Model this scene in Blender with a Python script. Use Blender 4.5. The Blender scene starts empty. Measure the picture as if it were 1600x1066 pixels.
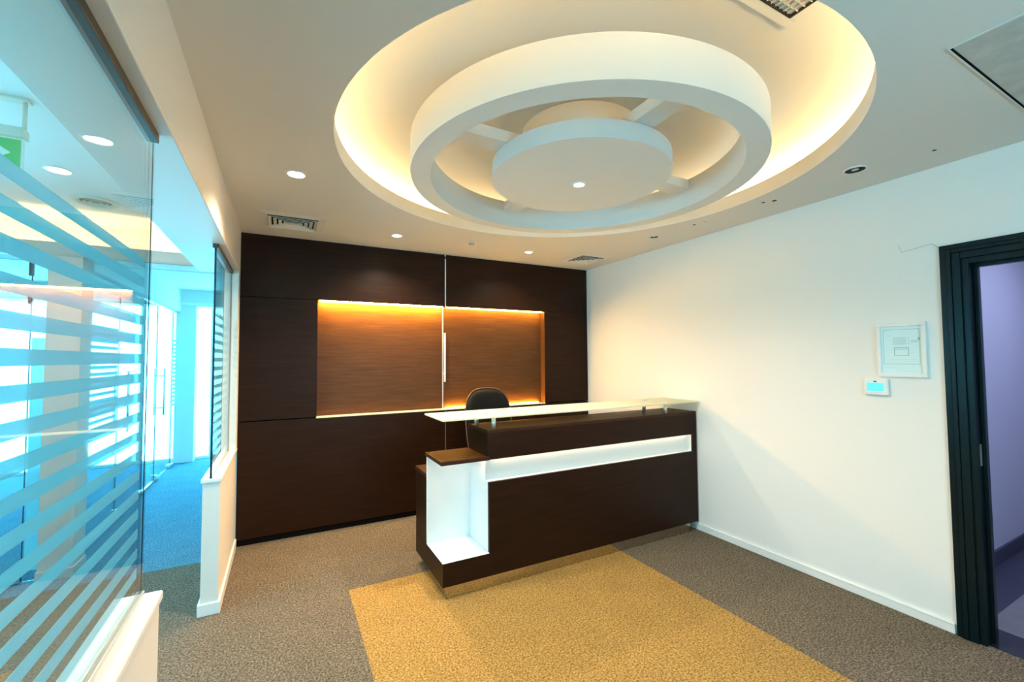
import bpy, bmesh, math, random
from mathutils import Vector, Matrix
random.seed(7)
SC = bpy.context.scene
COL = SC.collection

# ------------------------------------------------------------------ camera
F_PX, YAW, PITCH, ROLL, EYE = 676.9, -0.4864, 0.0413, -0.0068, 1.6
cy_, sy_ = math.cos(YAW), math.sin(YAW)
fw = Vector((-sy_*math.cos(PITCH), cy_*math.cos(PITCH), math.sin(PITCH)))
rt = Vector((cy_, sy_, 0.0)); up = rt.cross(fw)
r2 = math.cos(ROLL)*rt + math.sin(ROLL)*up
u2 = -math.sin(ROLL)*rt + math.cos(ROLL)*up
cam = bpy.data.cameras.new('camera'); camo = bpy.data.objects.new('camera', cam); COL.objects.link(camo)
cam.sensor_fit = 'HORIZONTAL'; cam.sensor_width = 36.0; cam.lens = F_PX/1600*36.0
cam.clip_start = 0.05; cam.clip_end = 200
camo.matrix_world = Matrix(((r2.x, u2.x, -fw.x, 0), (r2.y, u2.y, -fw.y, 0), (r2.z, u2.z, -fw.z, EYE), (0, 0, 0, 1)))
SC.camera = camo

# ------------------------------------------------------------------ light of the place
DAY = (0.15, 0.70, 1.0)          # cold daylight against the warm interior white balance
DAY_STRENGTH = 9.0
WARM = (1.0, 0.84, 0.64)
COVE = (1.0, 0.70, 0.33)
AMBER = (1.0, 0.50, 0.06)
w = bpy.data.worlds.new('daylight'); SC.world = w; w.use_nodes = True
bg = w.node_tree.nodes['Background']; bg.inputs[0].default_value = (*DAY, 1); bg.inputs[1].default_value = DAY_STRENGTH
SC.view_settings.view_transform = 'Standard'; SC.view_settings.look = 'None'
SC.view_settings.gamma = 1.0; SC.view_settings.use_curve_mapping = False
SC.view_settings.exposure = 1.05
SC.cycles.use_denoising = True
SC.cycles.max_bounces = 10; SC.cycles.diffuse_bounces = 6; SC.cycles.glossy_bounces = 4
SC.cycles.transparent_max_bounces = 24; SC.cycles.transmission_bounces = 6
SC.cycles.caustics_reflective = False; SC.cycles.caustics_refractive = False
SC.cycles.sample_clamp_indirect = 6.0

def area(name, loc, size, power, color, rot=(0, 0, 0), portal=False):
    L = bpy.data.lights.new(name, 'AREA'); L.shape = 'RECTANGLE'; L.size, L.size_y = size
    L.energy = power; L.color = color; L.cycles.is_portal = portal
    o = bpy.data.objects.new(name, L); COL.objects.link(o); o.location = loc; o.rotation_euler = rot
    return o
# sampling portal in the glass facade (guides the sky light in, adds none)
area('facade_portal', (-2.6, 8.86, 1.22), (5.2, 2.44), 1, (1, 1, 1), (math.radians(-90), 0, 0), portal=True)

area('added_front_window_portal', (1.45, -1.80, 1.5), (1.4, 1.0), 1, (1, 1, 1), (math.radians(90), 0, 0), portal=True)
area('added_lobby_window_portal', (-2.80, 1.95, 1.65), (1.0, 2.4), 1, (1, 1, 1), (0, math.radians(-90), 0), portal=True)

# ------------------------------------------------------------------ measured room
XR, YB, ZC = 3.4486, 4.4555, 2.7336       # right wall, panelled back wall, ceiling
XL, ZSO = -0.34, 2.366                     # partition face, soffit underside
YN = -1.7                                  # wall behind the camera
XLOB = -2.7                                # far side of the lobby behind the glass
YFAC = 8.75                                # glass facade of the offices
CX, CY, RH = 1.592, 2.11, 1.3935           # ceiling feature
ZU = 2.98

# ------------------------------------------------------------------ materials
def nodes(name):
    m = bpy.data.materials.new(name); m.use_nodes = True
    nt = m.node_tree; b = nt.nodes['Principled BSDF']
    return m, nt, b
def nn(nt, t, **kw):
    n = nt.nodes.new(t)
    for k, v in kw.items(): setattr(n, k, v)
    return n
def simple(name, color, rough=0.5, metal=0.0, spec=0.5, bump=0.0, scale=200.0, mottle=0.0, mscale=3.0):
    m, nt, b = nodes(name)
    b.inputs['Base Color'].default_value = (*color, 1); b.inputs['Roughness'].default_value = rough
    b.inputs['Metallic'].default_value = metal; b.inputs['Specular IOR Level'].default_value = spec
    tc = nn(nt, 'ShaderNodeTexCoord')
    if bump:
        no = nn(nt, 'ShaderNodeTexNoise'); no.inputs['Scale'].default_value = scale; no.inputs['Detail'].default_value = 3
        nt.links.new(tc.outputs['Object'], no.inputs['Vector'])
        bp = nn(nt, 'ShaderNodeBump'); bp.inputs['Strength'].default_value = bump; bp.inputs['Distance'].default_value = 0.002
        nt.links.new(no.outputs['Fac'], bp.inputs['Height']); nt.links.new(bp.outputs['Normal'], b.inputs['Normal'])
    if mottle:
        n2 = nn(nt, 'ShaderNodeTexNoise'); n2.inputs['Scale'].default_value = mscale; n2.inputs['Detail'].default_value = 4
        nt.links.new(tc.outputs['Object'], n2.inputs['Vector'])
        r = nn(nt, 'ShaderNodeValToRGB')
        r.color_ramp.elements[0].position = 0.3; r.color_ramp.elements[1].position = 0.7
        r.color_ramp.elements[0].color = (*[c*(1-mottle) for c in color], 1)
        r.color_ramp.elements[1].color = (*[min(1, c*(1+mottle)) for c in color], 1)
        nt.links.new(n2.outputs['Fac'], r.inputs['Fac']); nt.links.new(r.outputs['Color'], b.inputs['Base Color'])
    return m
def wood(name, scl, dark, mid, lite, rough=0.40, spec=0.14):
    m, nt, b = nodes(name)
    tc = nn(nt, 'ShaderNodeTexCoord'); mp = nn(nt, 'ShaderNodeMapping'); mp.inputs['Scale'].default_value = scl
    nt.links.new(tc.outputs['Object'], mp.inputs['Vector'])
    n1 = nn(nt, 'ShaderNodeTexNoise'); n1.inputs['Scale'].default_value = 2.2; n1.inputs['Detail'].default_value = 6
    n1.inputs['Roughness'].default_value = 0.62; n1.inputs['Distortion'].default_value = 0.25
    nt.links.new(mp.outputs['Vector'], n1.inputs['Vector'])
    r = nn(nt, 'ShaderNodeValToRGB'); e = r.color_ramp.elements
    e[0].position = 0.15; e[0].color = (*dark, 1); e[1].position = 0.88; e[1].color = (*lite, 1)
    k = e.new(0.5); k.color = (*mid, 1)
    nt.links.new(n1.outputs['Fac'], r.inputs['Fac']); nt.links.new(r.outputs['Color'], b.inputs['Base Color'])
    bp = nn(nt, 'ShaderNodeBump'); bp.inputs['Strength'].default_value = 0.06; bp.inputs['Distance'].default_value = 0.001
    nt.links.new(n1.outputs['Fac'], bp.inputs['Height']); nt.links.new(bp.outputs['Normal'], b.inputs['Normal'])
    b.inputs['Roughness'].default_value = rough; b.inputs['Specular IOR Level'].default_value = spec
    return m
def carpet(name, c0, c1, c2):
    m, nt, b = nodes(name)
    tc = nn(nt, 'ShaderNodeTexCoord')
    n1 = nn(nt, 'ShaderNodeTexNoise'); n1.inputs['Scale'].default_value = 95; n1.inputs['Detail'].default_value = 3; n1.inputs['Roughness'].default_value = .7
    n2 = nn(nt, 'ShaderNodeTexNoise'); n2.inputs['Scale'].default_value = 5; n2.inputs['Detail'].default_value = 3
    for n in (n1, n2): nt.links.new(tc.outputs['Object'], n.inputs['Vector'])
    r = nn(nt, 'ShaderNodeValToRGB'); e = r.color_ramp.elements
    e[0].position = 0.36; e[0].color = (*c0, 1); e[1].position = 0.66; e[1].color = (*c2, 1)
    k = e.new(0.5); k.color = (*c1, 1)
    nt.links.new(n1.outputs['Fac'], r.inputs['Fac'])
    mx = nn(nt, 'ShaderNodeMix'); mx.data_type = 'RGBA'; mx.blend_type = 'MULTIPLY'; mx.inputs[0].default_value = 0.35
    nt.links.new(r.outputs['Color'], mx.inputs[6])
    r2_ = nn(nt, 'ShaderNodeValToRGB'); r2_.color_ramp.elements[0].position = .3; r2_.color_ramp.elements[1].position = .7
    r2_.color_ramp.elements[0].color = (.72, .72, .72, 1); r2_.color_ramp.elements[1].color = (1, 1, 1, 1)
    nt.links.new(n2.outputs['Fac'], r2_.inputs['Fac']); nt.links.new(r2_.outputs['Color'], mx.inputs[7])
    nt.links.new(mx.outputs[2], b.inputs['Base Color'])
    bp = nn(nt, 'ShaderNodeBump'); bp.inputs['Strength'].default_value = 0.6; bp.inputs['Distance'].default_value = 0.006
    nt.links.new(n1.outputs['Fac'], bp.inputs['Height']); nt.links.new(bp.outputs['Normal'], b.inputs['Normal'])
    b.inputs['Roughness'].default_value = 0.95; b.inputs['Specular IOR Level'].default_value = 0.1
    return m
def clear_glass(name, tint, refl=1.0):
    m = bpy.data.materials.new(name); m.use_nodes = True; nt = m.node_tree; nt.nodes.clear()
    out = nn(nt, 'ShaderNodeOutputMaterial'); mix = nn(nt, 'ShaderNodeMixShader')
    tr = nn(nt, 'ShaderNodeBsdfTransparent'); tr.inputs[0].default_value = (*tint, 1)
    gl = nn(nt, 'ShaderNodeBsdfGlossy'); gl.inputs['Roughness'].default_value = 0.0
    gl.inputs['Color'].default_value = (refl, refl, refl, 1)
    lw = nn(nt, 'ShaderNodeLayerWeight'); pw = nn(nt, 'ShaderNodeMath', operation='POWER'); pw.inputs[1].default_value = 5.0
    ma = nn(nt, 'ShaderNodeMath', operation='MULTIPLY_ADD'); ma.inputs[1].default_value = 0.96; ma.inputs[2].default_value = 0.04
    lw.inputs['Blend'].default_value = 0.5
    nt.links.new(lw.outputs['Facing'], pw.inputs[0]); nt.links.new(pw.outputs[0], ma.inputs[0])
    nt.links.new(ma.outputs[0], mix.inputs[0]); nt.links.new(tr.outputs[0], mix.inputs[1]); nt.links.new(gl.outputs[0], mix.inputs[2])
    nt.links.new(mix.outputs[0], out.inputs['Surface'])
    return m
def frosted(name, color, clear=0.2, trans=0.5):
    m = bpy.data.materials.new(name); m.use_nodes = True; nt = m.node_tree; nt.nodes.clear()
    out = nn(nt, 'ShaderNodeOutputMaterial'); a = nn(nt, 'ShaderNodeMixShader'); c = nn(nt, 'ShaderNodeMixShader')
    df = nn(nt, 'ShaderNodeBsdfDiffuse'); tl = nn(nt, 'ShaderNodeBsdfTranslucent'); tp = nn(nt, 'ShaderNodeBsdfTransparent')
    for n in (df, tl): n.inputs['Color'].default_value = (*color, 1)
    tp.inputs[0].default_value = (*color, 1)
    a.inputs[0].default_value = trans; c.inputs[0].default_value = clear
    nt.links.new(df.outputs[0], a.inputs[1]); nt.links.new(tl.outputs[0], a.inputs[2])
    nt.links.new(a.outputs[0], c.inputs[1]); nt.links.new(tp.outputs[0], c.inputs[2]); nt.links.new(c.outputs[0], out.inputs['Surface'])
    return m
def emit(name, color, strength):
    m = bpy.data.materials.new(name); m.use_nodes = True; nt = m.node_tree; nt.nodes.clear()
    out = nn(nt, 'ShaderNodeOutputMaterial'); e = nn(nt, 'ShaderNodeEmission')
    e.inputs[0].default_value = (*color, 1); e.inputs[1].default_value = strength
    nt.links.new(e.outputs[0], out.inputs['Surface'])
    return m

M = {}
M['wall'] = simple('white wall paint', (0.83, 0.82, 0.79), 0.55, bump=0.05, scale=120)
M['ceiling'] = simple('matt ceiling paint', (0.70, 0.68, 0.64), 0.85, spec=0.2, bump=0.12, scale=160)
M['plaster'] = simple('white gypsum paint', (0.74, 0.73, 0.70), 0.8, spec=0.2)
M['partition'] = simple('cream partition paint', (0.80, 0.76, 0.70), 0.5, bump=0.04, scale=90)
M['trim_white'] = simple('white gloss trim', (0.84, 0.83, 0.80), 0.35)
M['access'] = simple('mottled access panel', (0.50, 0.49, 0.45), 0.9, spec=0.2, bump=0.2, scale=200, mottle=0.12, mscale=14)
WD, WM_, WL = (0.011, 0.0038, 0.0014), (0.020, 0.0070, 0.0026), (0.034, 0.0122, 0.0046)
M['wood'] = wood('dark wenge veneer', (1.3, 1.3, 34), WD, WM_, WL)
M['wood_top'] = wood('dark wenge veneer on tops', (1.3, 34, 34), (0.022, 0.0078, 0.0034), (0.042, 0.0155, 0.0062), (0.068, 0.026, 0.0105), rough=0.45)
M['wood_niche'] = wood('brown veneer in the recess', (1.3, 1.3, 34), (0.045, 0.019, 0.0075), (0.08, 0.035, 0.013), (0.125, 0.057, 0.021), rough=0.4)
M['shadow_gap'] = simple('black shadow gap', (0.004, 0.003, 0.002), 0.8, spec=.1)
M['laminate'] = simple('white laminate', (0.86, 0.86, 0.84), 0.35)
M['steel'] = simple('brushed steel', (0.70, 0.68, 0.64), 0.30, metal=0.75)
M['mirror_steel'] = simple('polished steel plinth', (0.55, 0.51, 0.45), 0.10, metal=1.0)
M['alu'] = simple('aluminium trim', (0.75, 0.73, 0.70), 0.35, metal=0.6)
M['dark_alu'] = simple('dark aluminium channel', (0.10, 0.09, 0.08), 0.4, metal=0.7)
M['door_paint'] = simple('black gloss door paint', (0.003, 0.010, 0.012), 0.3, spec=.18)
M['leather'] = simple('black leather', (0.004, 0.0034, 0.003), 0.55, spec=.16, bump=0.2, scale=260)
M['black_plastic'] = simple('black plastic', (0.012, 0.012, 0.012), 0.4)
M['lit_rim'] = simple('brown tone of lit rim', (0.075, 0.036, 0.018), 0.4)  # glow of the recess on the chair back's edge, put in as colour
M['carpet_grey'] = carpet('grey brown carpet', (0.055, 0.044, 0.030), (0.135, 0.110, 0.080), (0.27, 0.225, 0.165))
M['carpet_gold'] = carpet('gold carpet', (0.155, 0.087, 0.021), (0.335, 0.195, 0.055), (0.53, 0.34, 0.118))
M['carpet_blue'] = carpet('blue office carpet', (0.04, 0.11, 0.17), (0.09, 0.22, 0.32), (0.18, 0.36, 0.46))
M['glass'] = clear_glass('clear glass', (0.93, 0.985, 0.98))
M['facade_glass'] = clear_glass('facade glass', (0.97, 0.99, 0.99))
M['film'] = frosted('frosted film', (0.47, 0.84, 0.91), 0.20, 0.5)
M['shelf_glass'] = frosted('frosted shelf glass', (0.80, 0.84, 0.72), 0.38, 0.25)
M['glass_edge'] = simple('dark glass edge', (0.01, 0.03, 0.06), 0.2)
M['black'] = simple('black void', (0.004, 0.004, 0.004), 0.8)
M['vent_white'] = simple('white vent metal', (0.72, 0.71, 0.67), 0.5)
M['lamp_on'] = emit('lit lamp', (1.0, 0.86, 0.62), 30.0)
M['lamp_dim'] = emit('lit lamp soft', (1.0, 0.90, 0.74), 9.0)
M['lamp_off'] = simple('unlit lamp glass', (0.55, 0.55, 0.53), 0.2)
M['cove_led'] = emit('cove strip light', COVE, 24.0)
M['niche_led'] = emit('amber strip light', AMBER, 400.0)
M['niche_led_half'] = emit('amber strip light weaker', AMBER, 120.0)
M['niche_led_low'] = emit('amber strip light low', AMBER, 170.0)
M['slot_led'] = emit('slot strip light', (1.0, .80, .55), 4.0)
M['end_led'] = emit('niche strip light', (1.0, .78, .55), 22.0)
M['lobby_led'] = emit('lobby cove strip', (1.0, .68, .28), 30.0)
M['screen'] = emit('controller screen', (0.10, 0.72, 0.85), 0.9)
M['green'] = simple('green exit sign', (0.0, 0.30, 0.09), 0.3)
M['green'].node_tree.nodes['Principled BSDF'].inputs['Emission Color'].default_value = (0, .45, .10, 1)
M['green'].node_tree.nodes['Principled BSDF'].inputs['Emission Strength'].default_value = 0.3
M['sign_white'] = simple('white sign plastic', (0.85, 0.85, 0.83), 0.4)
M['sign_cream'] = simple('cream plastic housing', (0.78, 0.70, 0.58), 0.5)
M['paper'] = simple('pale blue print paper', (0.66, 0.86, 0.90), 0.6)
M['ink'] = simple('blue grey ink', (0.27, 0.50, 0.56), 0.7)
M['ink_pale'] = simple('pale blue ink', (0.50, 0.73, 0.79), 0.7)
M['lavender'] = simple('lavender grey wall', (0.42, 0.46, 0.60), 0.6, bump=0.1, scale=150)
M['navy'] = simple('dark navy skirting', (0.035, 0.04, 0.075), 0.5)
M['hall_floor'] = simple('grey hall floor', (0.20, 0.19, 0.22), 0.45, mottle=0.12, mscale=8)
M['stone'] = simple('dark polished threshold', (0.02, 0.022, 0.035), 0.15)
M['cabinet_blue'] = simple('dark blue cabinet', (0.03, 0.09, 0.14), 0.5)
M['pier'] = simple('taupe pier paint', (0.62, 0.55, 0.50), 0.6)

# ------------------------------------------------------------------ helpers
def put(name, me, mat, parent=None, loc=(0, 0, 0)):
    o = bpy.data.objects.new(name, me); COL.objects.link(o)
    if mat is not None and not me.materials: me.materials.append(M[mat] if isinstance(mat, str) else mat)
    o.location = loc
    if parent is not None:
        o.parent = parent
    return o
def base_of(parent):
    v = Vector((0, 0, 0))
    while parent is not None:
        v += parent.location; parent = parent.parent
    return v
def mesh_from(bm, name):
    me = bpy.data.meshes.new(name); bm.normal_update(); bm.to_mesh(me); bm.free(); return me
def box(name, x0, x1, y0, y1, z0, z1, mat, parent=None, bev=0.0, seg=2):
    """box in world metres; its origin is its own centre of base"""
    bm = bmesh.new(); bmesh.ops.create_cube(bm, size=1)
    c = Vector(((x0+x1)/2, (y0+y1)/2, z0))
    for v in bm.verts:
        v.co = Vector((v.co.x*abs(x1-x0), v.co.y*abs(y1-y0), (v.co.z+.5)*abs(z1-z0)))
    if bev: bmesh.ops.bevel(bm, geom=list(bm.edges), offset=bev, segments=seg, affect='EDGES', profile=0.5)
    return put(name, mesh_from(bm, name), mat, parent, c-base_of(parent))
def polymesh(name, verts, faces, mat, parent=None, smooth=False, loc=None):
    b = base_of(parent); loc = Vector(loc) if loc is not None else b
    me = bpy.data.meshes.new(name); me.from_pydata([Vector(v)-loc for v in verts], [], faces); me.update()
    if smooth:
        for p in me.polygons: p.use_smooth = True
    return put(name, me, mat, parent, loc-b)
def prism(name, pts, axis, a0, a1, mat, parent=None):
    """extrude a 2-D outline along an axis ('x','y','z')"""
    def P(u, v, a): return {'x': (a, u, v), 'y': (u, a, v), 'z': (u, v, a)}[axis]
    n = len(pts); V = [P(u, v, a0) for u, v in pts]+[P(u, v, a1) for u, v in pts]
    Fc = [tuple(range(n)), tuple(range(2*n-1, n-1, -1))]+[(i, i+n, (i+1) % n+n, (i+1) % n) for i in range(n)]
    bm = bmesh.new(); vs = [bm.verts.new(v) for v in V]
    for f in Fc: bm.faces.new([vs[i] for i in f])
    bmesh.ops.recalc_face_normals(bm, faces=bm.faces)
    c = Vector((sum(v[0] for v in V)/len(V), sum(v[1] for v in V)/len(V), min(v[2] for v in V)))
    for v in bm.verts: v.co -= c
    return put(name, mesh_from(bm, name), mat, parent, c-base_of(parent))
def lathe(name, prof, center, mat, parent=None, n=96, closed=True, smooth=True):
    """revolve an (r,z) outline round a vertical axis; hard edges kept between outline segments"""
    V, Fc = [], []; segs = list(zip(prof, prof[1:]+([prof[0]] if closed else [])))
    if not closed: segs = list(zip(prof, prof[1:]))
    for (ra, za), (rb, zb) in segs:
        if ra < 1e-6 and rb < 1e-6: continue
        s = len(V)
        for k in range(n):
            a = 2*math.pi*k/n; c, si = math.cos(a), math.sin(a)
            V.append((ra*c, ra*si, za)); V.append((rb*c, rb*si, zb))
        for k in range(n):
            i, j = s+2*k, s+2*((k+1) % n)
            Fc.append((i, j, j+1, i+1))
    bm = bmesh.new(); vs = [bm.verts.new(v) for v in V]
    for f in Fc:
        try: bm.faces.new([vs[i] for i in f])
        except ValueError: pass
    bmesh.ops.dissolve_degenerate(bm, dist=1e-6, edges=bm.edges)
    for f in bm.faces: f.smooth = smooth
    z0 = min(z for _, z in prof)
    for v in bm.verts: v.co.z -= z0
    return put(name, mesh_from(bm, name), mat, parent, Vector((center[0], center[1], z0))-base_of(parent))
def tube(name, pts, r, mat, parent=None, n=12, caps=True):
    pts = [Vector(p) for p in pts]; bm = bmesh.new(); rings = []
    for i, p in enumerate(pts):
        t = (pts[min(i+1, len(pts)-1)]-pts[max(i-1, 0)]).normalized()
        a = Vector((0, 0, 1)) if abs(t.z) < 0.9 else Vector((1, 0, 0))
        u = t.cross(a).normalized(); v = t.cross(u)
        rr = r[i] if isinstance(r, (list, tuple)) else r
        rings.append([bm.verts.new(p+rr*(math.cos(2*math.pi*k/n)*u+math.sin(2*math.pi*k/n)*v)) for k in range(n)])
    for A, B in zip(rings, rings[1:]):
        for k in range(n):
            f = bm.faces.new((A[k], A[(k+1) % n], B[(k+1) % n], B[k])); f.smooth = True
    if caps: bm.faces.new(list(reversed(rings[0]))); bm.faces.new(rings[-1])
    bmesh.ops.recalc_face_normals(bm, faces=bm.faces)
    c = pts[0].copy()
    for v in bm.verts: v.co -= c
    return put(name, mesh_from(bm, name), mat, parent, c-base_of(parent))
def thing(name, loc, label, cat, group=None):
    o = bpy.data.objects.new(name, None); COL.objects.link(o); o.location = loc; o.empty_display_size = 0.1
    o['label'] = label; o['category'] = cat
    if group: o['group'] = group
    return o
def struct(o, label):
    o['kind'] = 'structure'; o['label'] = label; return o
def shell(name, loc, label):
    o = bpy.data.objects.new(name, None); COL.objects.link(o); o.location = loc
    return struct(o, label)
def spot(name, loc, power, angle, color, blend=0.6, parent=None, radius=0.012, rot=(0, 0, 0)):
    L = bpy.data.lights.new(name, 'SPOT'); L.energy = power; L.color = color; L.spot_size = math.radians(angle)
    L.spot_blend = blend; L.shadow_soft_size = radius
    o = bpy.data.objects.new(name, L); COL.objects.link(o); o.location = Vector(loc)-base_of(parent); o.rotation_euler = rot
    if parent is not None: o.parent = parent
    return o

# ================================================================== FLOOR
GX0, GX1, GY0, GY1 = 0.425, 2.505, -0.6, 3.261
fl = shell('floor', (1.5, 1.4, 0), 'speckled grey brown carpet floor of the reception room')
def slab(name, x0, x1, y0, y1, mat, par, z=0.0):
    return box(name, x0, x1, y0, y1, z-0.02, z, mat, par)
YBL = 4.27
slab('carpet_border', XLOB, GX0, YN, YBL, 'carpet_grey', fl)
slab('carpet_border', GX1, XR+0.02, YN, YB+0.2, 'carpet_grey', fl)
slab('carpet_border', GX0, GX1, GY1, YB+0.2, 'carpet_grey', fl)
slab('carpet_border', GX0, GX1, YN, GY0, 'carpet_grey', fl)
slab('carpet_border', -0.465, GX0, YBL, YB+0.2, 'carpet_grey', fl)
gi = slab('carpet_inset', GX0, GX1, GY0, GY1, 'carpet_gold', fl); gi['label'] = 'gold carpet rectangle set into the grey carpet'
of = slab('office_carpet', -5.6, -0.465, YBL, YFAC+0.1, 'carpet_blue', fl); of['label'] = 'blue carpet of the offices'

# ================================================================== RIGHT WALL, DOORWAY, HALL
DY0, DY1, DZ = 0.03, 0.945, 2.15           # clear opening
wr = shell('wall_right', (XR, 1.4, 0), 'smooth white wall beside the reception desk')
WT = 0.15
box('wall_section', XR, XR+WT, DY1+.03, YB+0.12, 0, ZC+.04, 'wall', wr)
box('wall_section', XR, XR+WT, YN, DY0-.03, 0, ZC+.04, 'wall', wr)
box('wall_section', XR, XR+WT, DY0-.03, DY1+.03, DZ+.03, ZC+.04, 'wall', wr)
tube('hairline_crack', [(XR-.0005, y, z) for y, z in ((1.26, 2.30), (1.245, 2.255), (1.20, 2.262), (1.13, 2.272), (1.10, 2.276), (1.075, 2.25))], 0.0012, simple('crack', (.35, .36, .36), .8), wr, n=5)
bb = box('baseboard_right', XR-.014, XR, 1.075, YB, 0, .058, 'trim_white', None, .004)
struct(bb, 'low white skirting board along the white wall')
box('skirting_cap', XR-.017, XR, 1.075, YB, .052, .058, 'trim_white', bb, .002)
d1 = shell('door_1', (XR, .49, 0), 'black gloss moulded door frame around an open doorway')
def casing(y_out, y_in, name):
    s = 1 if y_out > y_in else -1
    for a, b, d in ((0, .030, .016), (.030, .052, .026), (.052, .090, .019)):
        ya, yb = y_out-s*a, y_out-s*b
        box(name, XR-d, XR+.002, min(ya, yb), max(ya, yb), 0, 2.249-a, 'door_paint', d1, .003)
casing(1.067, .977, 'casing'); casing(-.092, -.002, 'casing')
for a, b, d in ((0, .030, .016), (.030, .052, .026), (.052, .090, .019)):
    box('head_casing', XR-d, XR+.002, -.092+b, 1.067-b, 2.249-b, 2.249-a, 'door_paint', d1, .003)
box('jamb', XR-.004, XR+WT+.01, .948, .980, 0, 2.159, 'door_paint', d1, .002)
box('jamb', XR-.004, XR+WT+.01, -.005, .027, 0, 2.159, 'door_paint', d1, .002)
box('head_jamb', XR-.004, XR+WT+.01, .027, .948, 2.127, 2.159, 'door_paint', d1, .002)
box('door_stop', XR+.06, XR+.10, .930, .948, 0, 2.127, 'door_paint', d1, .002)
box('door_stop', XR+.06, XR+.10, .027, .930, 2.109, 2.127, 'door_paint', d1, .002)
box('strike_plate', XR+.030, XR+.052, .9465, .9485, .98, 1.10, 'steel', d1)
hall = shell('wall_hall', (5.0, 1.27, 0), 'lavender grey wall of the hall beyond the doorway')
box('hall_wall', XR+WT, 6.6, 1.27, 1.37, 0, 2.75, 'lavender', hall)
box('hall_wall', 6.6, 6.7, -1.6, 1.37, 0, 2.75, 'lavender', hall)
box('hall_wall', XR+WT, 6.7, -1.7, -1.6, 0, 2.75, 'lavender', hall)
box('hall_ceiling', XR+WT, 6.7, -1.7, 1.37, 2.75, 2.8, 'wall', hall)
box('skirting', XR+WT+.02, 6.6, 1.255, 1.27, 0, .11, 'navy', hall, .003)
hf = shell('floor_hall', (5, 0, 0), 'dark grey floor of the hall beyond the doorway')
box('floor_field', 3.72, 6.6, -1.6, 1.03, -.02, 0, 'hall_floor', hf)
box('floor_border', 3.72, 6.6, 1.03, 1.27, -.02, 0, 'navy', hf)
th = box('threshold', XR+.02, 3.72, -.005, 1.27, -.02, .002, 'stone', hf); th['label'] = 'dark polished door threshold'
box('floor_field', XR+WT, 3.72, -1.6, -.005, -.02, 0, 'hall_floor', hf)
area('hall_fill_light', (5.0, .2, 2.70), (1.2, .6), 17, (.72, .74, 1.0))  # unseen light without a fixture, put in to light the hall

# ================================================================== WALL BEHIND THE CAMERA
wf = shell('wall_front', (1.4, YN, 0), 'white wall with an added window opposite the panelled wall')
WX0, WX1, WZ0, WZ1 = .75, 2.15, 1.0, 2.0
for a in ((XLOB-.1, WX0, 0, ZC+.04), (WX1, XR+WT, 0, ZC+.04), (WX0, WX1, 0, WZ0), (WX0, WX1, WZ1, ZC+.04)):
    box('wall_section', a[0], a[1], YN-.12, YN, a[2], a[3], 'wall', wf)
wq = shell('added_window_2', (1.45, YN-.06, WZ0), 'added white framed window for cool fill light, opposite the panelled wall')  # unseen window, added to bring cool daylight in from behind the camera
for i in range(3):
    xa, xb = WX0+i*(WX1-WX0)/3, WX0+(i+1)*(WX1-WX0)/3
    box('pane', xa+.03, xb-.03, YN-.07, YN-.06, WZ0+.04, WZ1-.04, 'facade_glass', wq)
    for xx in (xa, xb-.03): box('window_frame', xx, xx+.03, YN-.09, YN-.04, WZ0, WZ1, 'trim_white', wq)
    for zz in (WZ0, WZ1-.04): box('window_frame', xa+.03, xb-.03, YN-.09, YN-.04, zz, zz+.04, 'trim_white', wq)

# ================================================================== CEILING
ce = shell('ceiling', (1.5, 1.4, ZC), 'flat grey plaster ceiling with a round recess')
x0, x1, y0, y1 = XL, XR+.02, YN, YB+.02
ang = sorted(set([2*math.pi*k/144 for k in range(144)]+[math.atan2(yy-CY, xx-CX) % (2*math.pi) for xx in (x0, x1) for yy in (y0, y1)]))
V, Fc = [], []
for a in ang:
    c, s = math.cos(a), math.sin(a)
    t = min([(x1-CX)/c if c > 1e-9 else (x0-CX)/c if c < -1e-9 else 1e9, (y1-CY)/s if s > 1e-9 else (y0-CY)/s if s < -1e-9 else 1e9])
    V += [(CX+RH*c, CY+RH*s, ZC), (CX+t*c, CY+t*s, ZC)]
n = len(ang)
for i in range(n):
    j = (i+1) % n; Fc.append((2*i, 2*j, 2*j+1, 2*i+1))
polymesh('ceiling_plane', V, Fc, 'ceiling', ce)
RC = 1.83
lathe('recess_lip', [(RH, ZC), (RH, 2.832), (RH+.03, 2.832), (RH+.03, 2.76), (RC, 2.76)], (CX, CY), 'plaster', ce, n=144, closed=False)
lathe('recess_dome', [(RC, 2.755), (RC, ZU), (0, ZU)], (CX, CY), 'plaster', ce, n=144, closed=False)
led = lathe('cove_strip_light', [(1.68, 2.770), (1.71, 2.770), (1.71, 2.782), (1.68, 2.782)], (CX, CY), 'cove_led', ce, n=96)
led['label'] = 'hidden warm strip light in the round recess'
for (hx, hy, r) in ((3.10, 1.905, .012), (3.135, 1.845, .016), (3.09, 2.50, .013), (3.105, 2.40, .006), (3.16, .98, .010)):
    lathe('screw_hole', [(0, ZC-.0008), (r, ZC-.0008), (r, ZC)], (hx, hy), 'black', ce, n=12, closed=False)

ap = thing('ceiling_access_panel', (2.6, .31, ZC-.006), 'mottled grey ceiling access panel above the doorway', 'access panel')
box('panel', 2.156, 3.05, .02, .614, ZC-.004, ZC-.0005, 'access', ap)
for a in ((2.151, 2.156, .015, .619), (3.05, 3.055, .015, .619), (2.156, 3.05, .614, .619), (2.156, 3.05, .015, .02)):
    box('edge_frame', *a, ZC-.006, ZC-.0003, 'ceiling', ap)
box('gap', 2.156, 3.05, .606, .614, ZC-.0045, ZC-.004, 'shadow_gap', ap)

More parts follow.
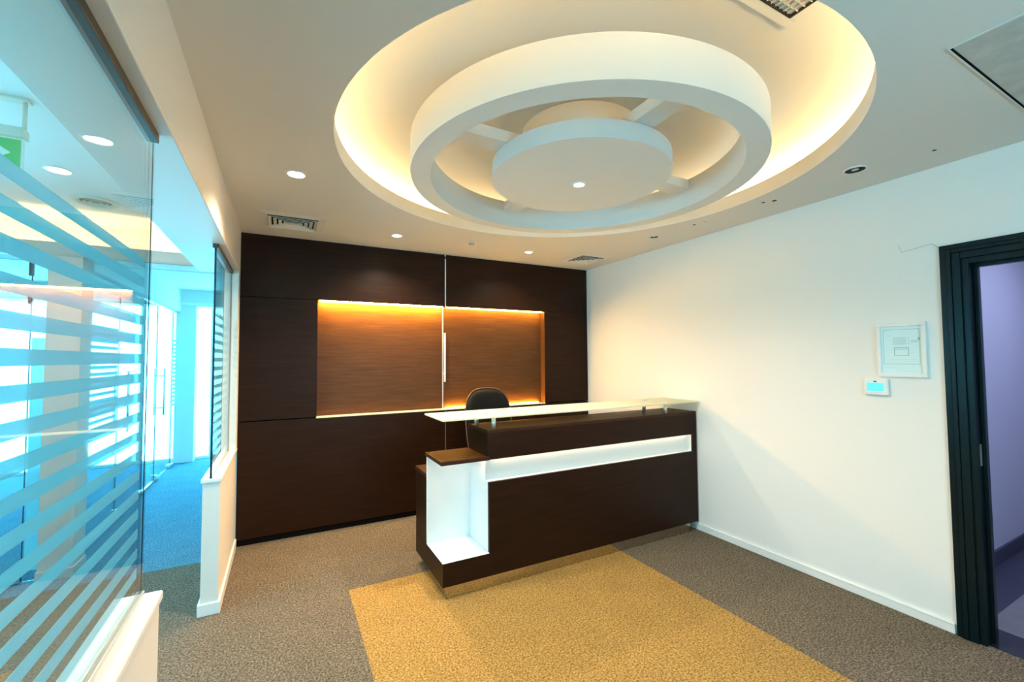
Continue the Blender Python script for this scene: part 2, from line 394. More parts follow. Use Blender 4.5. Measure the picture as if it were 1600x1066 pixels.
# hanging ring, disc and spokes
rg = thing('ceiling_ring_feature', (CX, CY, 2.66), 'white plaster ring with central disc hanging in the round ceiling recess', 'ceiling feature')
lathe('ring', [(1.009, 2.658), (1.009, 2.845), (.897, 2.845), (.897, 2.658)], (CX, CY), 'plaster', rg, n=144)
lathe('disc', [(0, 2.682), (.5346, 2.682), (.5346, 2.776), (0, 2.776)], (CX, CY), 'plaster', rg, n=120, closed=False)
lathe('hub', [(.35, 2.776), (.35, ZU-.001)], (CX, CY), 'plaster', rg, n=96, closed=False)
for k in range(4):
    a = k*math.pi/2; c, s = math.cos(a), math.sin(a)
    r0, r1, hw = .34, .90, .062
    xs = sorted((CX+c*r0-abs(s)*hw, CX+c*r1+abs(s)*hw)); ys = sorted((CY+s*r0-abs(c)*hw, CY+s*r1+abs(c)*hw))
    if abs(c) < .5: xs = [CX-hw, CX+hw]
    if abs(s) < .5: ys = [CY-hw, CY+hw]
    box('spoke', xs[0], xs[1], ys[0], ys[1], 2.778, 2.84, 'plaster', rg)

# troffer in the recess ceiling
tf = thing('square_ceiling_light', (1.63, .80, ZU-.03), 'square louvred ceiling light with black inner edge set in the recess ceiling', 'ceiling light')
tx1, ty1 = 1.797, .972; tx0, ty0 = tx1-.34, ty1-.34
for a in ((tx0-.04, tx1+.04, ty1, ty1+.04), (tx0-.04, tx1+.04, ty0-.04, ty0), (tx0-.04, tx0, ty0, ty1), (tx1, tx1+.04, ty0, ty1)):
    box('frame', *a, ZU-.010, ZU-.001, 'vent_white', tf, .002)
for a in ((tx0, tx1, ty1-.010, ty1), (tx0, tx1, ty0, ty0+.010), (tx0, tx0+.010, ty0+.01, ty1-.01), (tx1-.010, tx1, ty0+.01, ty1-.01)):
    box('inner_edge', *a, ZU-.011, ZU-.001, 'black', tf)
box('diffuser', tx0+.01, tx1-.01, ty0+.01, ty1-.01, ZU-.004, ZU-.001, 'vent_white', tf)
for i in range(1, 12):
    box('louvre', tx0+.01+i*.0267-.002, tx0+.01+i*.0267+.002, ty0+.011, ty1-.011, ZU-.012, ZU-.004, 'alu', tf)
    box('louvre', tx0+.011, tx1-.011, ty0+.01+i*.0267-.002, ty0+.01+i*.0267+.002, ZU-.012, ZU-.004, 'alu', tf)

# ================================================================== DOWNLIGHTS
def downlight(x, y, z, label, lens, r=.045, power=0, angle=100, color=WARM, group=None, rot=(0, 0, 0)):
    t = thing('downlight', (x, y, z-.006), label, 'downlight', group)
    lathe('trim_ring', [(r, z-.004), (r+.003, z-.007), (r+.014, z-.004), (r+.015, z-.0005), (r, z-.0005)], (x, y), 'alu' if lens == 'lamp_off' else 'trim_white', t, n=32)
    if lens == 'lamp_off':
        lathe('reflector', [(r, z-.003), (r*.72, z-.0012), (r*.34, z-.0008)], (x, y), 'black', t, n=28, closed=False)
        lathe('lamp', [(0, z-.0030), (r*.36, z-.0026), (r*.36, z-.0006)], (x, y), lens, t, n=20, closed=False)
    else:
        lathe('lamp', [(0, z-.0026), (r, z-.0022)], (x, y), lens, t, n=28, closed=False)
    if power: spot('downlight_beam', (x, y, z-.012), power, angle, color, 1.0, t, rot=rot)
    return t
downlight(.057, 2.901, ZC, 'bright round downlight in the grey ceiling beside the glass partition soffit', 'lamp_on', power=75, angle=128)
downlight(.904, 3.945, ZC, 'lit round downlight near the panelled wall closer to the glass partition', 'lamp_on', r=.038, power=80, angle=140)
downlight(2.294, 3.946, ZC, 'small lit downlight near the panelled wall next to the corner air vent', 'lamp_dim', r=.036, power=38, angle=140)
downlight(3.055, 2.92, ZC, 'unlit white eyed downlight in the ceiling above the reception desk end', 'lamp_off', r=.036)
downlight(3.052, 1.307, ZC, 'dark unlit downlight in the ceiling near the white wall and doorway', 'lamp_off', r=.05)
downlight(1.612, 2.145, 2.682, 'glowing downlight in the middle of the hanging ceiling disc', 'lamp_on', r=.030, power=105, angle=150)
downlight(1.6, -.75, ZC, 'added unseen downlight in the ceiling behind the camera, brightens the room', 'lamp_on', power=62, angle=160)  # out of view, added to light the room from behind
downlight(-1.185, 3.47, ZC, 'bright downlight in the lobby ceiling between exit sign and round vent', 'lamp_on', r=.050, power=50, angle=160, color=(1, .80, .60))
sd = thing('smoke_detector', (1.607, 3.863, ZC-.03), 'small grey round smoke detector on the ceiling before the panelled wall', 'smoke detector')
lathe('base_plate', [(0, ZC-.008), (.045, ZC-.008), (.048, ZC-.0005)], (1.607, 3.863), 'vent_white', sd, n=28, closed=False)
lathe('dome', [(0, ZC-.026), (.018, ZC-.025), (.030, ZC-.018), (.034, ZC-.008)], (1.607, 3.863), simple('grey detector plastic', (.42, .41, .39), .5), sd, n=28, closed=False)

# ================================================================== AIR VENTS (square, concentric vanes)
def vent(xc, yc, sx, sy, label):
    t = thing('air_vent', (xc, yc, ZC-.03), label, 'air vent')
    def frame_ring(name, hx, hy, wd, za, zb, mat, par, lip=.003, top=None):
        o = [(-hx, -hy), (hx, -hy), (hx, hy), (-hx, hy)]; i = [(-hx+wd, -hy+wd), (hx-wd, -hy+wd), (hx-wd, hy-wd), (-hx+wd, hy-wd)]
        V = [(xc+a, yc+b, za) for a, b in o]+[(xc+a, yc+b, zb) for a, b in i]
        V += [(v[0], v[1], v[2]+lip) for v in V]
        Fc, upper = [], []
        for k in range(4):
            m_ = (k+1) % 4
            upper.append(len(Fc)+1)
            Fc += [(k, m_, 4+m_, 4+k), (8+k, 12+k, 12+m_, 8+m_), (k, 8+k, 8+m_, m_), (4+k, 4+m_, 12+m_, 12+k)]
        ob = polymesh(name, V, Fc, mat, par)
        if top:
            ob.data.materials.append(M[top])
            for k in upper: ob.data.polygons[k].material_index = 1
        return ob
    frame_ring('frame', sx, sy, .055, ZC-.004, ZC-.012, 'vent_white', t)
    box('dark_throat', xc-sx+.05, xc+sx-.05, yc-sy+.05, yc+sy-.05, ZC-.0035, ZC-.0015, 'black', t)
    for k in range(4):
        f = .052+.036*k
        frame_ring('vane', sx-f-.006, sy-f-.006, .022, ZC-.024, ZC-.009, 'vent_white', t, .004, 'black')  # black upper faces paint in the shade between the vanes
    box('centre_plate', xc-(sx-.052-.036*4)-.004, xc+(sx-.052-.036*4)+.004, yc-(sy-.052-.036*4)-.004, yc+(sy-.052-.036*4)+.004, ZC-.022, ZC-.019, 'vent_white', t)
    return t
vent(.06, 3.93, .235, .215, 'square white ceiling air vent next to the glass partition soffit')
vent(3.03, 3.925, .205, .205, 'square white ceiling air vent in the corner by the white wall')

# ================================================================== PANELLED BACK WALL
wb = shell('wall_back', (1.5, YB, 0), 'dark wood panelled wall with a lit recess behind the desk')
NX1, NX2, NZ1, NZ2, ND = .281, 2.806, 1.068, 2.170, .092
TX = 1.545
box('wall_core', -.465, XR+WT, YB+ND+.03, YB+.30, 0, ZC+.04, 'wall', wb)
g_ = .003
def panel(name, xa, xb, za, zb, mat='wood'):
    return box(name, xa, xb, YB, YB+ND+.03, za, zb, mat, wb, .0015, 1)
panel('wood_panel', XL, TX-.006, 2.170, ZC); panel('wood_panel', TX+.006, XR, 2.170, ZC)
panel('wood_panel', XL, NX1, 1.068+g_, 2.170-g_); panel('wood_panel', NX2, XR, 1.068+g_, 2.170-g_)
panel('wood_panel', XL, TX-.004, .052, 1.068-.008); panel('wood_panel', TX+.004, XR, .052, 1.068-.008)
box('panel_plinth', XL, XR, YB+.012, YB+ND+.03, 0, .05, 'shadow_gap', wb)
box('panel_trim', TX-.006, TX+.006, YB-.002, YB+.03, 2.175, ZC-.045, 'alu', wb)
box('panel_trim', TX-.004, TX+.004, YB-.001, YB+.03, .052, 1.060, simple('bronze trim', (.14, .10, .09), .4), wb)
npn = box('niche_panel', NX1-.01, TX-.006, YB+ND, YB+ND+.03, NZ1-.01, NZ2+.01, 'wood_niche', wb)
box('niche_panel', TX+.006, NX2+.01, YB+ND, YB+ND+.03, NZ1-.01, NZ2+.01, 'wood_niche', wb)
box('niche_trim', TX-.006, TX+.006, YB+ND-.004, YB+ND+.03, NZ1, NZ2, 'alu', wb)
box('niche_cheek', NX2-.004, NX2+.002, YB+.001, YB+ND, NZ1, NZ2, 'wood_niche', wb)
box('niche_cheek', NX1-.002, NX1+.004, YB+.001, YB+ND, NZ1, NZ2, 'wood', wb)
st = box('niche_sill', NX1, NX2, YB-.002, YB+ND, NZ1-.010, NZ1, simple('pale sill strip', (.80, .70, .55), .3), wb); st['label'] = 'pale strip along the foot of the recess'
box('niche_light_strip', NX1+.02, TX-.02, YB+.030, YB+.042, NZ2-.010, NZ2-.003, 'niche_led', wb)['label'] = 'amber strip light under the head of the recess'
box('niche_light_strip', TX+.02, NX2-.02, YB+.030, YB+.042, NZ2-.010, NZ2-.003, 'niche_led_half', wb)
box('niche_light_strip', TX+.03, NX2-.05, YB+ND-.016, YB+ND-.006, NZ1+.001, NZ1+.006, 'niche_led_low', wb)['label'] = 'amber strip light along the foot of the recess'
hd = box('door_pull', TX+.002, TX+.018, YB+ND-.05, YB+ND-.032, 1.358, 1.888, simple('white pull', (.9, .86, .80), .3), wb, .003); hd['label'] = 'long white vertical pull bar on the recess panel'
for z in (1.44, 1.80): box('pull_bracket', TX+.006, TX+.014, YB+ND-.034, YB+ND+.002, z, z+.012, 'alu', wb)

# ================================================================== LEFT PARTITION
ZS, XG = .851, -.396
def low_wall(name, y0, y1, label, end_face):
    o = shell(name, (-.394, (y0+y1)/2, 0), label)
    box('wall_body', -.440, -.346, y0, y1, 0, ZS-.03, 'partition', o, .003)
    box('sill_board', -.449, -.337, y0-(.008 if end_face < 0 else 0), y1+(.008 if end_face > 0 else 0), ZS-.03, ZS, 'trim_white', o, .007, 3)
    box('skirting', -.3465, -.332, y0, y1, 0, .075, 'trim_white', o, .004)
    box('skirting', -.454, -.4395, y0, y1, 0, .075, 'trim_white', o, .004)
    if end_face < 0: box('skirting', -.454, -.332, y0-.012, y0+.001, 0, .075, 'trim_white', o, .004)
    else: box('skirting', -.454, -.332, y1-.001, y1+.012, 0, .075, 'trim_white', o, .004)
    return o
low_wall('wall_left_near', YN, 1.82, 'low cream partition wall under the long striped glass pane', 1)
lf = low_wall('wall_left_far', 3.375, YB, 'low cream partition wall end next to the panelled wall', -1)
box('corner_post', -.447, XL, 4.315, YB+.01, ZS, ZSO, 'partition', lf, .003)
so = shell('trim_1', (-.49, 1.4, ZSO), 'long boxed ceiling soffit above the glass partition')
box('soffit', -.645, XL, YN, YB+.015, ZSO, ZC+.04, 'partition', so, .004)
S_TOP, S_PER, S_H = 1.932, .0617, .030
def glass_pane(y0, y1, label, edge):
    t = thing('glass_partition', (XG, (y0+y1)/2, ZS), label, 'glass partition')
    box('pane', XG-.005, XG+.005, y0, y1, ZS, ZSO-.028, 'glass', t)
    for k in range(17):
        zt = S_TOP-k*S_PER
        box('film_stripe', XG-.0068, XG-.0052, y0+.004, y1-.03, zt-S_H, zt, 'film', t)
    box('top_channel', XG-.016, XG+.016, y0, y1, ZSO-.030, ZSO, 'dark_alu', t, .002)
    box('top_channel_lip', XG-.020, XG-.016, y0, y1, ZSO-.030, ZSO, 'alu', t)
    box('foot_channel', XG-.010, XG-.0055, y0, y1, ZS, ZS+.008, 'steel', t)
    box('foot_channel', XG+.0055, XG+.010, y0, y1, ZS, ZS+.008, 'steel', t)
    if not edge: box('edge_strip', XG-.0014, XG+.0014, y1-.0005, y1+.0007, ZS, ZSO-.03, 'glass_edge', t)
    for yy in ((y0, y1) if edge else ()):
        box('edge_strip', XG-.0056, XG+.0056, yy-edge, yy+edge, ZS, ZSO-.03, 'glass_edge', t)
    return t
glass_pane(YN+.005, 1.828, 'long frameless glass pane with frosted stripes beside the open passage', 0)
glass_pane(3.372, 4.312, 'short frameless glass pane with frosted stripes next to the panelled wall', .0018)

# ================================================================== LOBBY AND OFFICES BEHIND THE GLASS
lc = shell('ceiling_lobby', (-1.6, 1.5, ZC), 'pale plaster lobby ceiling behind the glass partition')
box('ceiling_plane', XLOB, -.60, YN, 4.76, ZC, ZC+.04, 'wall', lc)
wl = shell('wall_lobby', (XLOB, 1.5, 0), 'white lobby wall with an added window behind the glass partition')
LY0, LY1, LZ0, LZ1 = .75, 3.15, 1.15, 2.15
for a in ((YN, LY0, 0, ZC+.04), (LY1, 4.75, 0, ZC+.04), (LY0, LY1, 0, LZ0), (LY0, LY1, LZ1, ZC+.04)):
    box('wall_section', XLOB-.1, XLOB, a[0], a[1], a[2], a[3], 'wall', wl)
wk = shell('added_window_3', (XLOB-.05, 1.95, LZ0), 'added white framed window lighting the lobby from its unseen side')  # out of view, added for more daylight on soffit, film and lobby
for i in range(3):
    ya, yb = LY0+i*(LY1-LY0)/3, LY0+(i+1)*(LY1-LY0)/3
    box('pane', XLOB-.06, XLOB-.05, ya+.03, yb-.03, LZ0+.04, LZ1-.04, 'facade_glass', wk)
    for yy in (ya, yb-.03): box('window_frame', XLOB-.08, XLOB-.03, yy, yy+.03, LZ0, LZ1, 'trim_white', wk)
    for zz in (LZ0, LZ1-.04): box('window_frame', XLOB-.08, XLOB-.03, ya+.03, yb-.03, zz, zz+.04, 'trim_white', wk)
bm_ = shell('trim_2', (-1.6, 4.46, 2.40), 'plaster cove beam with warm light above the office entrance')
box('trough_face', XLOB, -.465, 4.46, 4.48, 2.402, 2.505, 'pier', bm_, .002)
box('trough_floor', XLOB, -.465, 4.46, 4.76, 2.402, 2.42, 'pier', bm_)
box('back_face', XLOB, -.465, 4.75, 4.80, 2.402, ZC+.04, 'plaster', bm_)
box('cove_strip_light', XLOB+.1, -.70, 4.52, 4.55, 2.422, 2.432, 'lobby_led', bm_)
pr = shell('wall_pier', (-1.465, 4.57, 0), 'taupe pier standing under the cove beam')
box('pier_shaft', -1.563, -1.368, 4.46, 4.685, 0, 2.402, 'pier', pr, .003)
box('skirting', -1.571, -1.360, 4.452, 4.693, 0, .07, 'pier', pr, .003)
oc = shell('ceiling_office', (-3, 6.7, ZC), 'pale ceiling over the bright offices')
box('ceiling_plane', -5.6, -.465, 4.76, YFAC+.1, ZC, ZC+.04, 'plaster', oc)
box('ceiling_groove', -1.44, -.47, 6.54, 6.58, ZC-.003, ZC+.001, 'cabinet_blue', oc)
wc = box('wall_corridor', -.465, -.365, YB+.29, YFAC+.1, 0, ZC+.04, 'wall'); struct(wc, 'white wall along the office corridor')
wo = box('wall_office', -5.7, -5.6, 4.4, YFAC+.1, 0, ZC+.04, 'wall'); struct(wo, 'white end wall of the bright offices')
wn = box('wall_office_near', -5.6, XLOB, 4.4, 4.5, 0, ZC+.04, 'wall'); struct(wn, 'white wall between lobby and offices')
# bulkhead above the office glass wall
bh = box('trim_3', -1.56, -1.44, 4.80, YFAC, 2.385, ZC, 'plaster'); struct(bh, 'white bulkhead over the office glass wall')
# facade
fc = shell('window_1', (-3, YFAC, 0), 'full height office window facade with bright daylight')
box('header', -5.6, -.465, YFAC-.25, YFAC+.05, 2.48, ZC, 'plaster', fc)
box('header_lip', -5.6, -.465, YFAC-.28, YFAC-.25, 2.50, 2.53, 'trim_white', fc)
xs = [-5.6, -4.6, -3.6, -2.6, -1.95, -1.04, -.465]
for a, b in zip(xs, xs[1:]): box('pane', a+.025, b-.025, YFAC+.02, YFAC+.03, .04, 2.48, 'facade_glass', fc)
for x in xs[1:-1]: box('mullion', x-.025, x+.025, YFAC-.01, YFAC+.06, .04, 2.48, 'trim_white', fc)
box('window_sill', -5.6, -.465, YFAC-.02, YFAC+.06, 0, .04, 'trim_white', fc)
ep = box('wall_end_pier', -1.50, -1.245, YFAC-.22, YFAC+.02, 0, 2.48, 'plaster'); struct(ep, 'white pier at the end of the office glass wall')
# office glass wall along the corridor
gw = thing('office_glass_wall', (-1.5, 5.25, 0), 'striped fixed glass wall between taupe pier and office glass door', 'glass wall')
box('pane', -1.505, -1.495, 4.69, 5.845, .01, 2.36, 'glass', gw)
box('top_rail', -1.515, -1.485, 4.69, 8.52, 2.36, 2.385, 'steel', gw)
box('foot_rail', -1.512, -1.488, 4.69, 5.845, 0, .02, 'steel', gw)
for k in range(17): box('film_stripe', -1.4945, -1.493, 4.70, 5.82, S_TOP-k*S_PER-S_H, S_TOP-k*S_PER, 'film', gw)
gw2 = thing('office_glass_wall', (-1.5, 8.45, 0), 'narrow striped glass wall between far glass door and end pier', 'glass wall')
box('pane', -1.505, -1.495, 8.325, 8.52, .01, 2.36, 'glass', gw2)
box('foot_rail', -1.512, -1.488, 8.325, 8.52, 0, .02, 'steel', gw2)
for k in range(17): box('film_stripe', -1.4945, -1.493, 8.33, 8.51, S_TOP-k*S_PER-S_H, S_TOP-k*S_PER, 'film', gw2)
gw3 = thing('office_glass_wall', (-1.5, 7.08, 0), 'clear fixed glass wall between the two office glass doors', 'glass wall')
box('pane', -1.505, -1.495, 6.80, 7.37, .01, 2.36, 'glass', gw3)
box('foot_rail', -1.512, -1.488, 6.80, 7.37, 0, .02, 'steel', gw3)
def glass_door_y(y0, y1, yh, label, xw=-1.5):
    t = thing('glass_door', (xw, (y0+y1)/2, 0), label, 'glass door')
    box('door_pane', xw-.005, xw+.005, y0, y1, .012, 2.352, 'glass', t)
    for yy in (y0, y1): box('door_edge', xw-.0054, xw+.0054, yy-.003, yy+.003, .012, 2.352, 'glass_edge', t)
    for s in (-1, 1):
        h = tube('pull_handle', [(xw+s*.055, yh, .86), (xw+s*.055, yh, 1.50)], .011, 'steel', t)
        for z in (.96, 1.40): tube('handle_standoff', [(xw+s*.004, yh, z), (xw+s*.055, yh, z)], .007, 'steel', t, n=8)
    ye = y0 if yh < (y0+y1)/2 else y1; s = 1 if ye == y0 else -1
    box('patch_fitting', xw-.018, xw+.018, min(ye, ye+s*.15), max(ye, ye+s*.15), .006, .05, 'steel', t, .003)
    box('patch_lock', xw-.026, xw+.026, min(ye+s*.01, ye+s*.05), max(ye+s*.01, ye+s*.05), .012, .085, 'steel', t, .004)
    yo = y1 if ye == y0 else y0
    box('pivot_fitting', xw-.018, xw+.018, min(yo, yo-s*.15), max(yo, yo-s*.15), .006, .05, 'steel', t, .003)
    return t
glass_door_y(5.855, 6.79, 5.98, 'clear glass office door next to the striped glass wall')
glass_door_y(7.38, 8.315, 7.56, 'clear glass office door near the end pier of the corridor')
# entrance glazing left of the pier (plane y = 4.5)
sl = thing('glass_sidelight', (-1.61, 4.50, 0), 'narrow glass sidelight with frosted film beside the taupe pier', 'glass panel')
box('pane', -1.650, -1.566, 4.495, 4.505, .01, 2.40, 'glass', sl)
box('frosted_film', -1.648, -1.568, 4.506, 4.508, .08, 1.78, 'film', sl)
ld = thing('glass_door', (-2.1, 4.50, 0), 'clear glass entrance door beyond the narrow frosted sidelight', 'glass door')
box('door_pane', -2.60, -1.658, 4.495, 4.505, .012, 2.395, 'glass', ld)
box('door_edge', -1.659, -1.655, 4.494, 4.506, .012, 2.395, 'glass_edge', ld)
box('patch_fitting', -1.80, -1.66, 4.482, 4.518, .006, .055, 'steel', ld, .003)
box('top_patch', -1.672, -1.652, 4.482, 4.518, 2.03, 2.11, 'dark_alu', ld, .003)
box('top_patch', -1.672, -1.652, 4.482, 4.518, 2.24, 2.40, 'dark_alu', ld, .003)
# round lobby vent and exit sign
rv = thing('round_air_vent', (-1.185, 4.045, ZC-.02), 'round cream ceiling vent in the lobby before the cove beam', 'air vent')
lathe('rim', [(.085, ZC-.006), (.105, ZC-.016), (.128, ZC-.006), (.130, ZC-.0005), (.085, ZC-.0005)], (-1.185, 4.045), 'sign_cream', rv, n=40)
lathe('throat', [(0, ZC-.002), (.086, ZC-.002)], (-1.185, 4.045), simple('vent throat', (.16, .13, .10), .8), rv, n=32, closed=False)
for r in (.028, .055): lathe('cone', [(r, ZC-.004), (r+.012, ZC-.014), (r+.014, ZC-.012), (r+.004, ZC-.003)], (-1.185, 4.045), 'sign_cream', rv, n=32)
ex = thing('exit_sign', (-1.16, 2.60, 2.43), 'green hanging exit sign with white arrow under the lobby ceiling', 'exit sign')
box('ceiling_plate', -1.20, -.985, 2.575, 2.625, ZC-.012, ZC-.0005, 'sign_cream', ex, .003)
tube('hanger', [(-1.000, 2.60, 2.60), (-1.000, 2.60, ZC-.010)], .008, 'sign_cream', ex)
tube('hanger', [(-1.315, 2.60, 2.60), (-1.315, 2.60, ZC-.012)], .008, 'sign_cream', ex)
box('ceiling_plate', -1.335, -1.295, 2.575, 2.625, ZC-.012, ZC-.0005, 'sign_cream', ex, .003)
box('housing', -1.33, -.994, 2.57, 2.63, 2.560, 2.602, 'sign_cream', ex, .004)
sp = box('sign_panel', -1.33, -.998, 2.594, 2.606, 2.425, 2.560, 'sign_white', ex, .002)
box('green_face', -1.325, -1.006, 2.5925, 2.5945, 2.430, 2.552, 'green', sp)
prism('arrow', [(-1.15, 2.474), (-1.10, 2.474), (-1.10, 2.448), (-1.035, 2.492), (-1.10, 2.536), (-1.10, 2.510), (-1.15, 2.510)], 'y', 2.5912, 2.5926, 'sign_white', sp)

# ================================================================== RECEPTION DESK
DX0, DX1, DF = .955, XR-.018, 2.811
dk = thing('reception_desk', (2.2, 3.1, 0), 'dark wood reception desk with white lit recess and glass shelf', 'reception desk')
ZB = .084
# plinth
box('plinth', DX0+.03, DX1-.10, DF+.012, 3.40, 0, ZB, 'mirror_steel', dk)
# carcass (behind the front) and lower front panel
NB = 3.172                                                   # back of the white niche
fp = prism('front_panel', [(DX0, ZB), (DX1, ZB), (DX1, .888), (3.388, .888), (3.388, .730), (1.296, .730), (1.296, .2395), (DX0, .2395)], 'y', DF, DF+.022, 'wood', dk)
box('end_panel', DX0, DX0+.022, DF+.022, 3.462, ZB, .2395, 'wood', dk)
box('end_panel', DX0, DX0+.022, NB, 3.462, .242, .722, 'wood', dk)
box('work_top', DX0-.004, DX1, NB+.009, 3.468, .722, .752, 'wood_top', dk, .002)
box('inner_side', 1.32, DX1, 3.135, 3.157, .752, .890, 'wood', dk)
box('modesty_panel', DX0+.03, DX1-.02, NB+.012, NB+.03, ZB, .722, 'wood', dk)
box('base_board', DX0+.01, DX1, DF+.02, 3.45, ZB, ZB+.02, 'wood', dk)
# white niche liner
nl = box('niche_floor', DX0+.0005, 1.318, DF+.0005, NB, .2395, .2425, 'laminate', dk); nl['label'] = 'white laminate floor of the open end niche'
box('niche_back', DX0, 1.318, NB-.012, NB+.008, .242, .886, 'laminate', dk)
box('niche_side', 1.298, 1.318, DF+.022, NB-.012, .242, .728, 'laminate', dk)
box('niche_side', 1.298, 1.318, DF+.070, NB-.012, .728, .886, 'laminate', dk)
# slot liner
box('slot_back', 1.318, 3.40, DF+.070, DF+.085, .722, .888, 'laminate', dk)
box('slot_floor', 1.297, 3.388, DF+.002, DF+.070, .715, .729, 'laminate', dk)
box('slot_end', 3.386, 3.40, DF+.022, DF+.070, .729, .888, 'laminate', dk)
sl_ = box('slot_light_strip', 1.34, 3.37, DF+.030, DF+.042, .881, .887, 'slot_led', dk); sl_['label'] = 'hidden warm strip light at the head of the white slot'
box('slot_light_strip', DX0+.05, 1.28, DF+.06, DF+.072, .879, .885, 'end_led', dk)
# lower counter slab and upper counter
box('lower_counter', DX0-.012, 1.30, DF-.006, 3.178, .886, .912, 'wood_top', dk, .0015)
UX0 = 1.285
box('upper_front', UX0, DX1, DF, DF+.022, .888, 1.076, 'wood', dk)
box('upper_back', UX0, DX1, 3.135, 3.157, .888, 1.076, 'wood', dk)
box('upper_end', UX0, UX0+.022, DF+.022, 3.135, .888, 1.076, 'wood', dk)
box('upper_floor', UX0+.022, DX1, DF+.022, 3.135, .888, .906, 'wood', dk)
box('upper_counter', UX0, DX1, DF, 3.157, 1.076, 1.098, 'wood_top', dk, .001)
gs = box('glass_shelf', .945, 3.438, 2.775, 3.20, 1.184, 1.196, 'shelf_glass', dk, .002); gs['label'] = 'frosted glass shelf on steel standoffs'
for (x, y) in ((1.345, 2.835), (1.305, 3.055), (3.06, 2.835), (3.02, 3.055)):
    s = tube('standoff', [(x, y, 1.098), (x, y, 1.184)], .016, 'steel', dk, n=20)
    lathe('standoff_cap', [(0, 1.203), (.014, 1.203), (.017, 1.200), (.017, 1.196)], (x, y), 'steel', s, n=20, closed=False)

# ================================================================== OFFICE CHAIR
chx, chy = 1.895, 3.78
ch = thing('office_chair', (chx, chy, 0), 'black leather swivel chair with rounded back behind the reception desk', 'chair')
def cushion(name, w0, w1, h, th, sag, mat, xf, parent, ex=3.2, n=20, m=14):
    """padded superellipse slab in (u,v), thickness along w; xf maps (u,v,w) to world"""
    V, Fc = [], []
    for side in (1, -1):
        for i in range(m+1):
            r = i/m
            for k in range(n*2):
                a = math.pi*k/n; c, s = math.cos(a), math.sin(a)
                su = math.copysign(abs(c)**(2/ex), c); sv = math.copysign(abs(s)**(2/ex), s)
                v = r*sv; wd = (w0+(w1-w0)*(v+1)/2)/2
                d = th/2*(1-r**4)**.5
                V.append(xf(r*su*wd, v*h/2, side*d+sag*(1-(r*su)**2)))
    N = n*2
    for s_ in (0, 1):
        o = s_*(m+1)*N
        for i in range(m):
            for k in range(N):
                f = (o+i*N+k, o+i*N+(k+1) % N, o+(i+1)*N+(k+1) % N, o+(i+1)*N+k)
                Fc.append(f if s_ == 0 else f[::-1])
    ob = polymesh(name, V, Fc, mat, parent, True)
    bm = bmesh.new(); bm.from_mesh(ob.data); bmesh.ops.remove_doubles(bm, verts=bm.verts, dist=1e-5)
    bmesh.ops.recalc_face_normals(bm, faces=bm.faces)
    bm.to_mesh(ob.data); bm.free(); return ob
tl = math.radians(8)
def back_xf(u, v, w_):
    return (chx+u, chy+.26+math.sin(tl)*(v+.37)-math.cos(tl)*w_, .53+.375+math.cos(tl)*v+math.sin(tl)*w_)
bk = cushion('backrest', .48, .53, .79, .085, -.03, 'leather', back_xf, ch, ex=2.9)
pts = []
for k in range(49):
    a = 2*math.pi*k/48; c, s = math.cos(a), math.sin(a)
    su = math.copysign(abs(c)**(2/2.9), c); sv = math.copysign(abs(s)**(2/2.9), s)
    wd = (.48+.05*(sv+1)/2)/2
    pts.append(back_xf(su*(wd+.002), sv*.397, -.03*(1-su*su)-.004))
tube('back_lit_rim', pts, .009, 'lit_rim', bk, n=8, caps=False)  # brown tube paints the light caught along the backrest edge
def seat_xf(u, v, w_): return (chx+u, chy+v, .47+w_)
cushion('seat', .48, .50, .50, .10, .01, 'leather', seat_xf, ch)
for s in (-1, 1):
    tube('armrest', [(chx+s*.28, chy+.20, .45), (chx+s*.295, chy+.21, .60), (chx+s*.29, chy+.16, .655), (chx+s*.285, chy-.10, .66), (chx+s*.27, chy-.16, .60), (chx+s*.25, chy-.12, .44)], .02, 'black_plastic', ch, n=10)
box('seat_mechanism', chx-.10, chx+.10, chy-.12, chy+.14, .38, .425, 'black_plastic', ch, .01)
prism('back_bracket', [(chy+.05, .385), (chy+.33, .40), (chy+.36, .66), (chy+.335, .66), (chy+.30, .43), (chy+.05, .42)], 'x', chx-.04, chx+.04, 'black_plastic', ch)
tube('gas_column', [(chx, chy, .09), (chx, chy, .24), (chx, chy, .241), (chx, chy, .39)], [.032, .032, .018, .018], 'steel', ch, n=20)
hubp = lathe('base_hub', [(.0, .065), (.05, .065), (.045, .12), (0, .12)], (chx, chy), 'black_plastic', ch, n=24, closed=False)
for k in range(5):
    a = 2*math.pi*k/5+.3; c, s = math.cos(a), math.sin(a)
    tube('base_arm', [(chx+.03*c, chy+.03*s, .095), (chx+.17*c, chy+.17*s, .088), (chx+.30*c, chy+.30*s, .072)], [.026, .022, .016], 'black_plastic', ch, n=10)
    px, py = chx+.30*c, chy+.30*s
    wl_ = tube('castor', [(px-.022*s, py+.022*c, .028), (px+.022*s, py-.022*c, .028)], .028, 'black_plastic', ch, n=16)
    tube('castor_stem', [(px, py, .03), (px, py, .075)], .008, 'steel', ch, n=8)

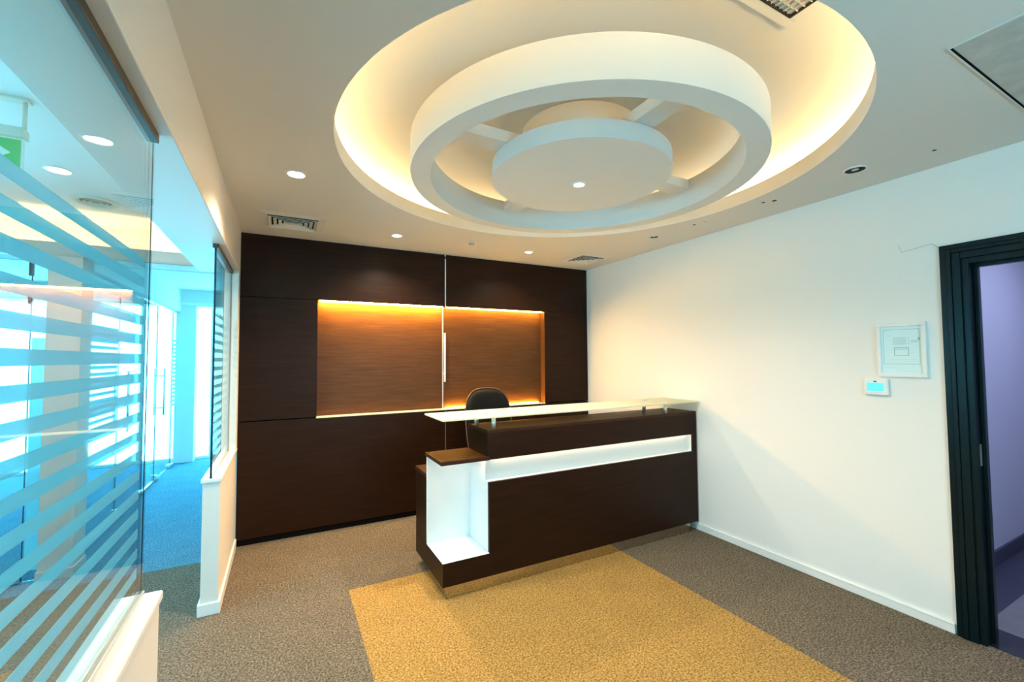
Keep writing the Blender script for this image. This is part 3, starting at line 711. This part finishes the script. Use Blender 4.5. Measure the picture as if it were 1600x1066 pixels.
# ================================================================== FRAMED NOTICE AND CONTROLLER ON THE WHITE WALL
fy0, fy1, fz0, fz1 = 1.143, 1.388, 1.470, 1.810
fn = thing('framed_notice', (XR-.01, (fy0+fy1)/2, fz0), 'white framed pale blue printed sheet hanging on the white wall', 'picture frame')
fwid = .020
for a in ((fy0, fy1, fz0, fz0+fwid), (fy0, fy1, fz1-fwid, fz1), (fy0, fy0+fwid, fz0+fwid, fz1-fwid), (fy1-fwid, fy1, fz0+fwid, fz1-fwid)):
    box('frame_bar', XR-.020, XR-.0005, a[0], a[1], a[2], a[3], 'trim_white', fn, .002)
pp = box('printed_sheet', XR-.008, XR-.004, fy0+fwid-.002, fy1-fwid+.002, fz0+fwid-.002, fz1-fwid+.002, 'paper', fn)
def ink(u0, u1, v0, v1, mat='ink'):
    """print on the sheet; u runs left to right and v bottom to top, both 0..1"""
    yl, wd_ = fy1-fwid, (fy1-fy0-2*fwid); zb, hh = fz0+fwid, (fz1-fz0-2*fwid)
    box('print_mark', XR-.0086, XR-.0079, yl-u1*wd_, yl-u0*wd_, zb+v0*hh, zb+v1*hh, mat, pp)
for a in ((.06, .94, .925, .933), (.06, .94, .20, .207), (.06, .067, .20, .93), (.933, .94, .20, .93)): ink(*a)
for v in (.74, .70, .66, .62): ink(.30, .62, v, v+.010)
for v in (.74, .70, .66, .62): ink(.66, .69, v, v+.010)
for a in ((.32, .68, .545, .557), (.32, .68, .51, .520), (.32, .335, .38, .545), (.665, .68, .38, .545), (.32, .68, .38, .388)): ink(*a)
for a in ((.10, .27, .80, .806), (.10, .27, .70, .704), (.10, .27, .60, .604), (.10, .28, .50, .504), (.74, .90, .55, .554), (.74, .90, .45, .454), (.12, .88, .30, .304), (.12, .88, .26, .264), (.10, .50, .12, .126), (.40, .75, .05, .055), (.74, .90, .65, .70)): ink(*a, 'ink_pale')
ink(.90, .95, .70, .75)
ct = thing('wall_controller', (XR-.01, 1.40, 1.345), 'small white wall controller with glowing blue screen beside the frame', 'wall controller')
box('body', XR-.024, XR-.0005, 1.337, 1.466, 1.347, 1.455, 'trim_white', ct, .008, 3)
box('screen_bezel', XR-.0255, XR-.0235, 1.350, 1.455, 1.366, 1.442, 'sign_white', ct)
box('screen', XR-.0262, XR-.0252, 1.357, 1.449, 1.374, 1.428, 'screen', ct)
box('sensor_window', XR-.0262, XR-.0252, 1.394, 1.412, 1.433, 1.440, 'black_plastic', ct)
box('button', XR-.0268, XR-.0252, 1.408, 1.418, 1.360, 1.365, 'sign_white', ct)
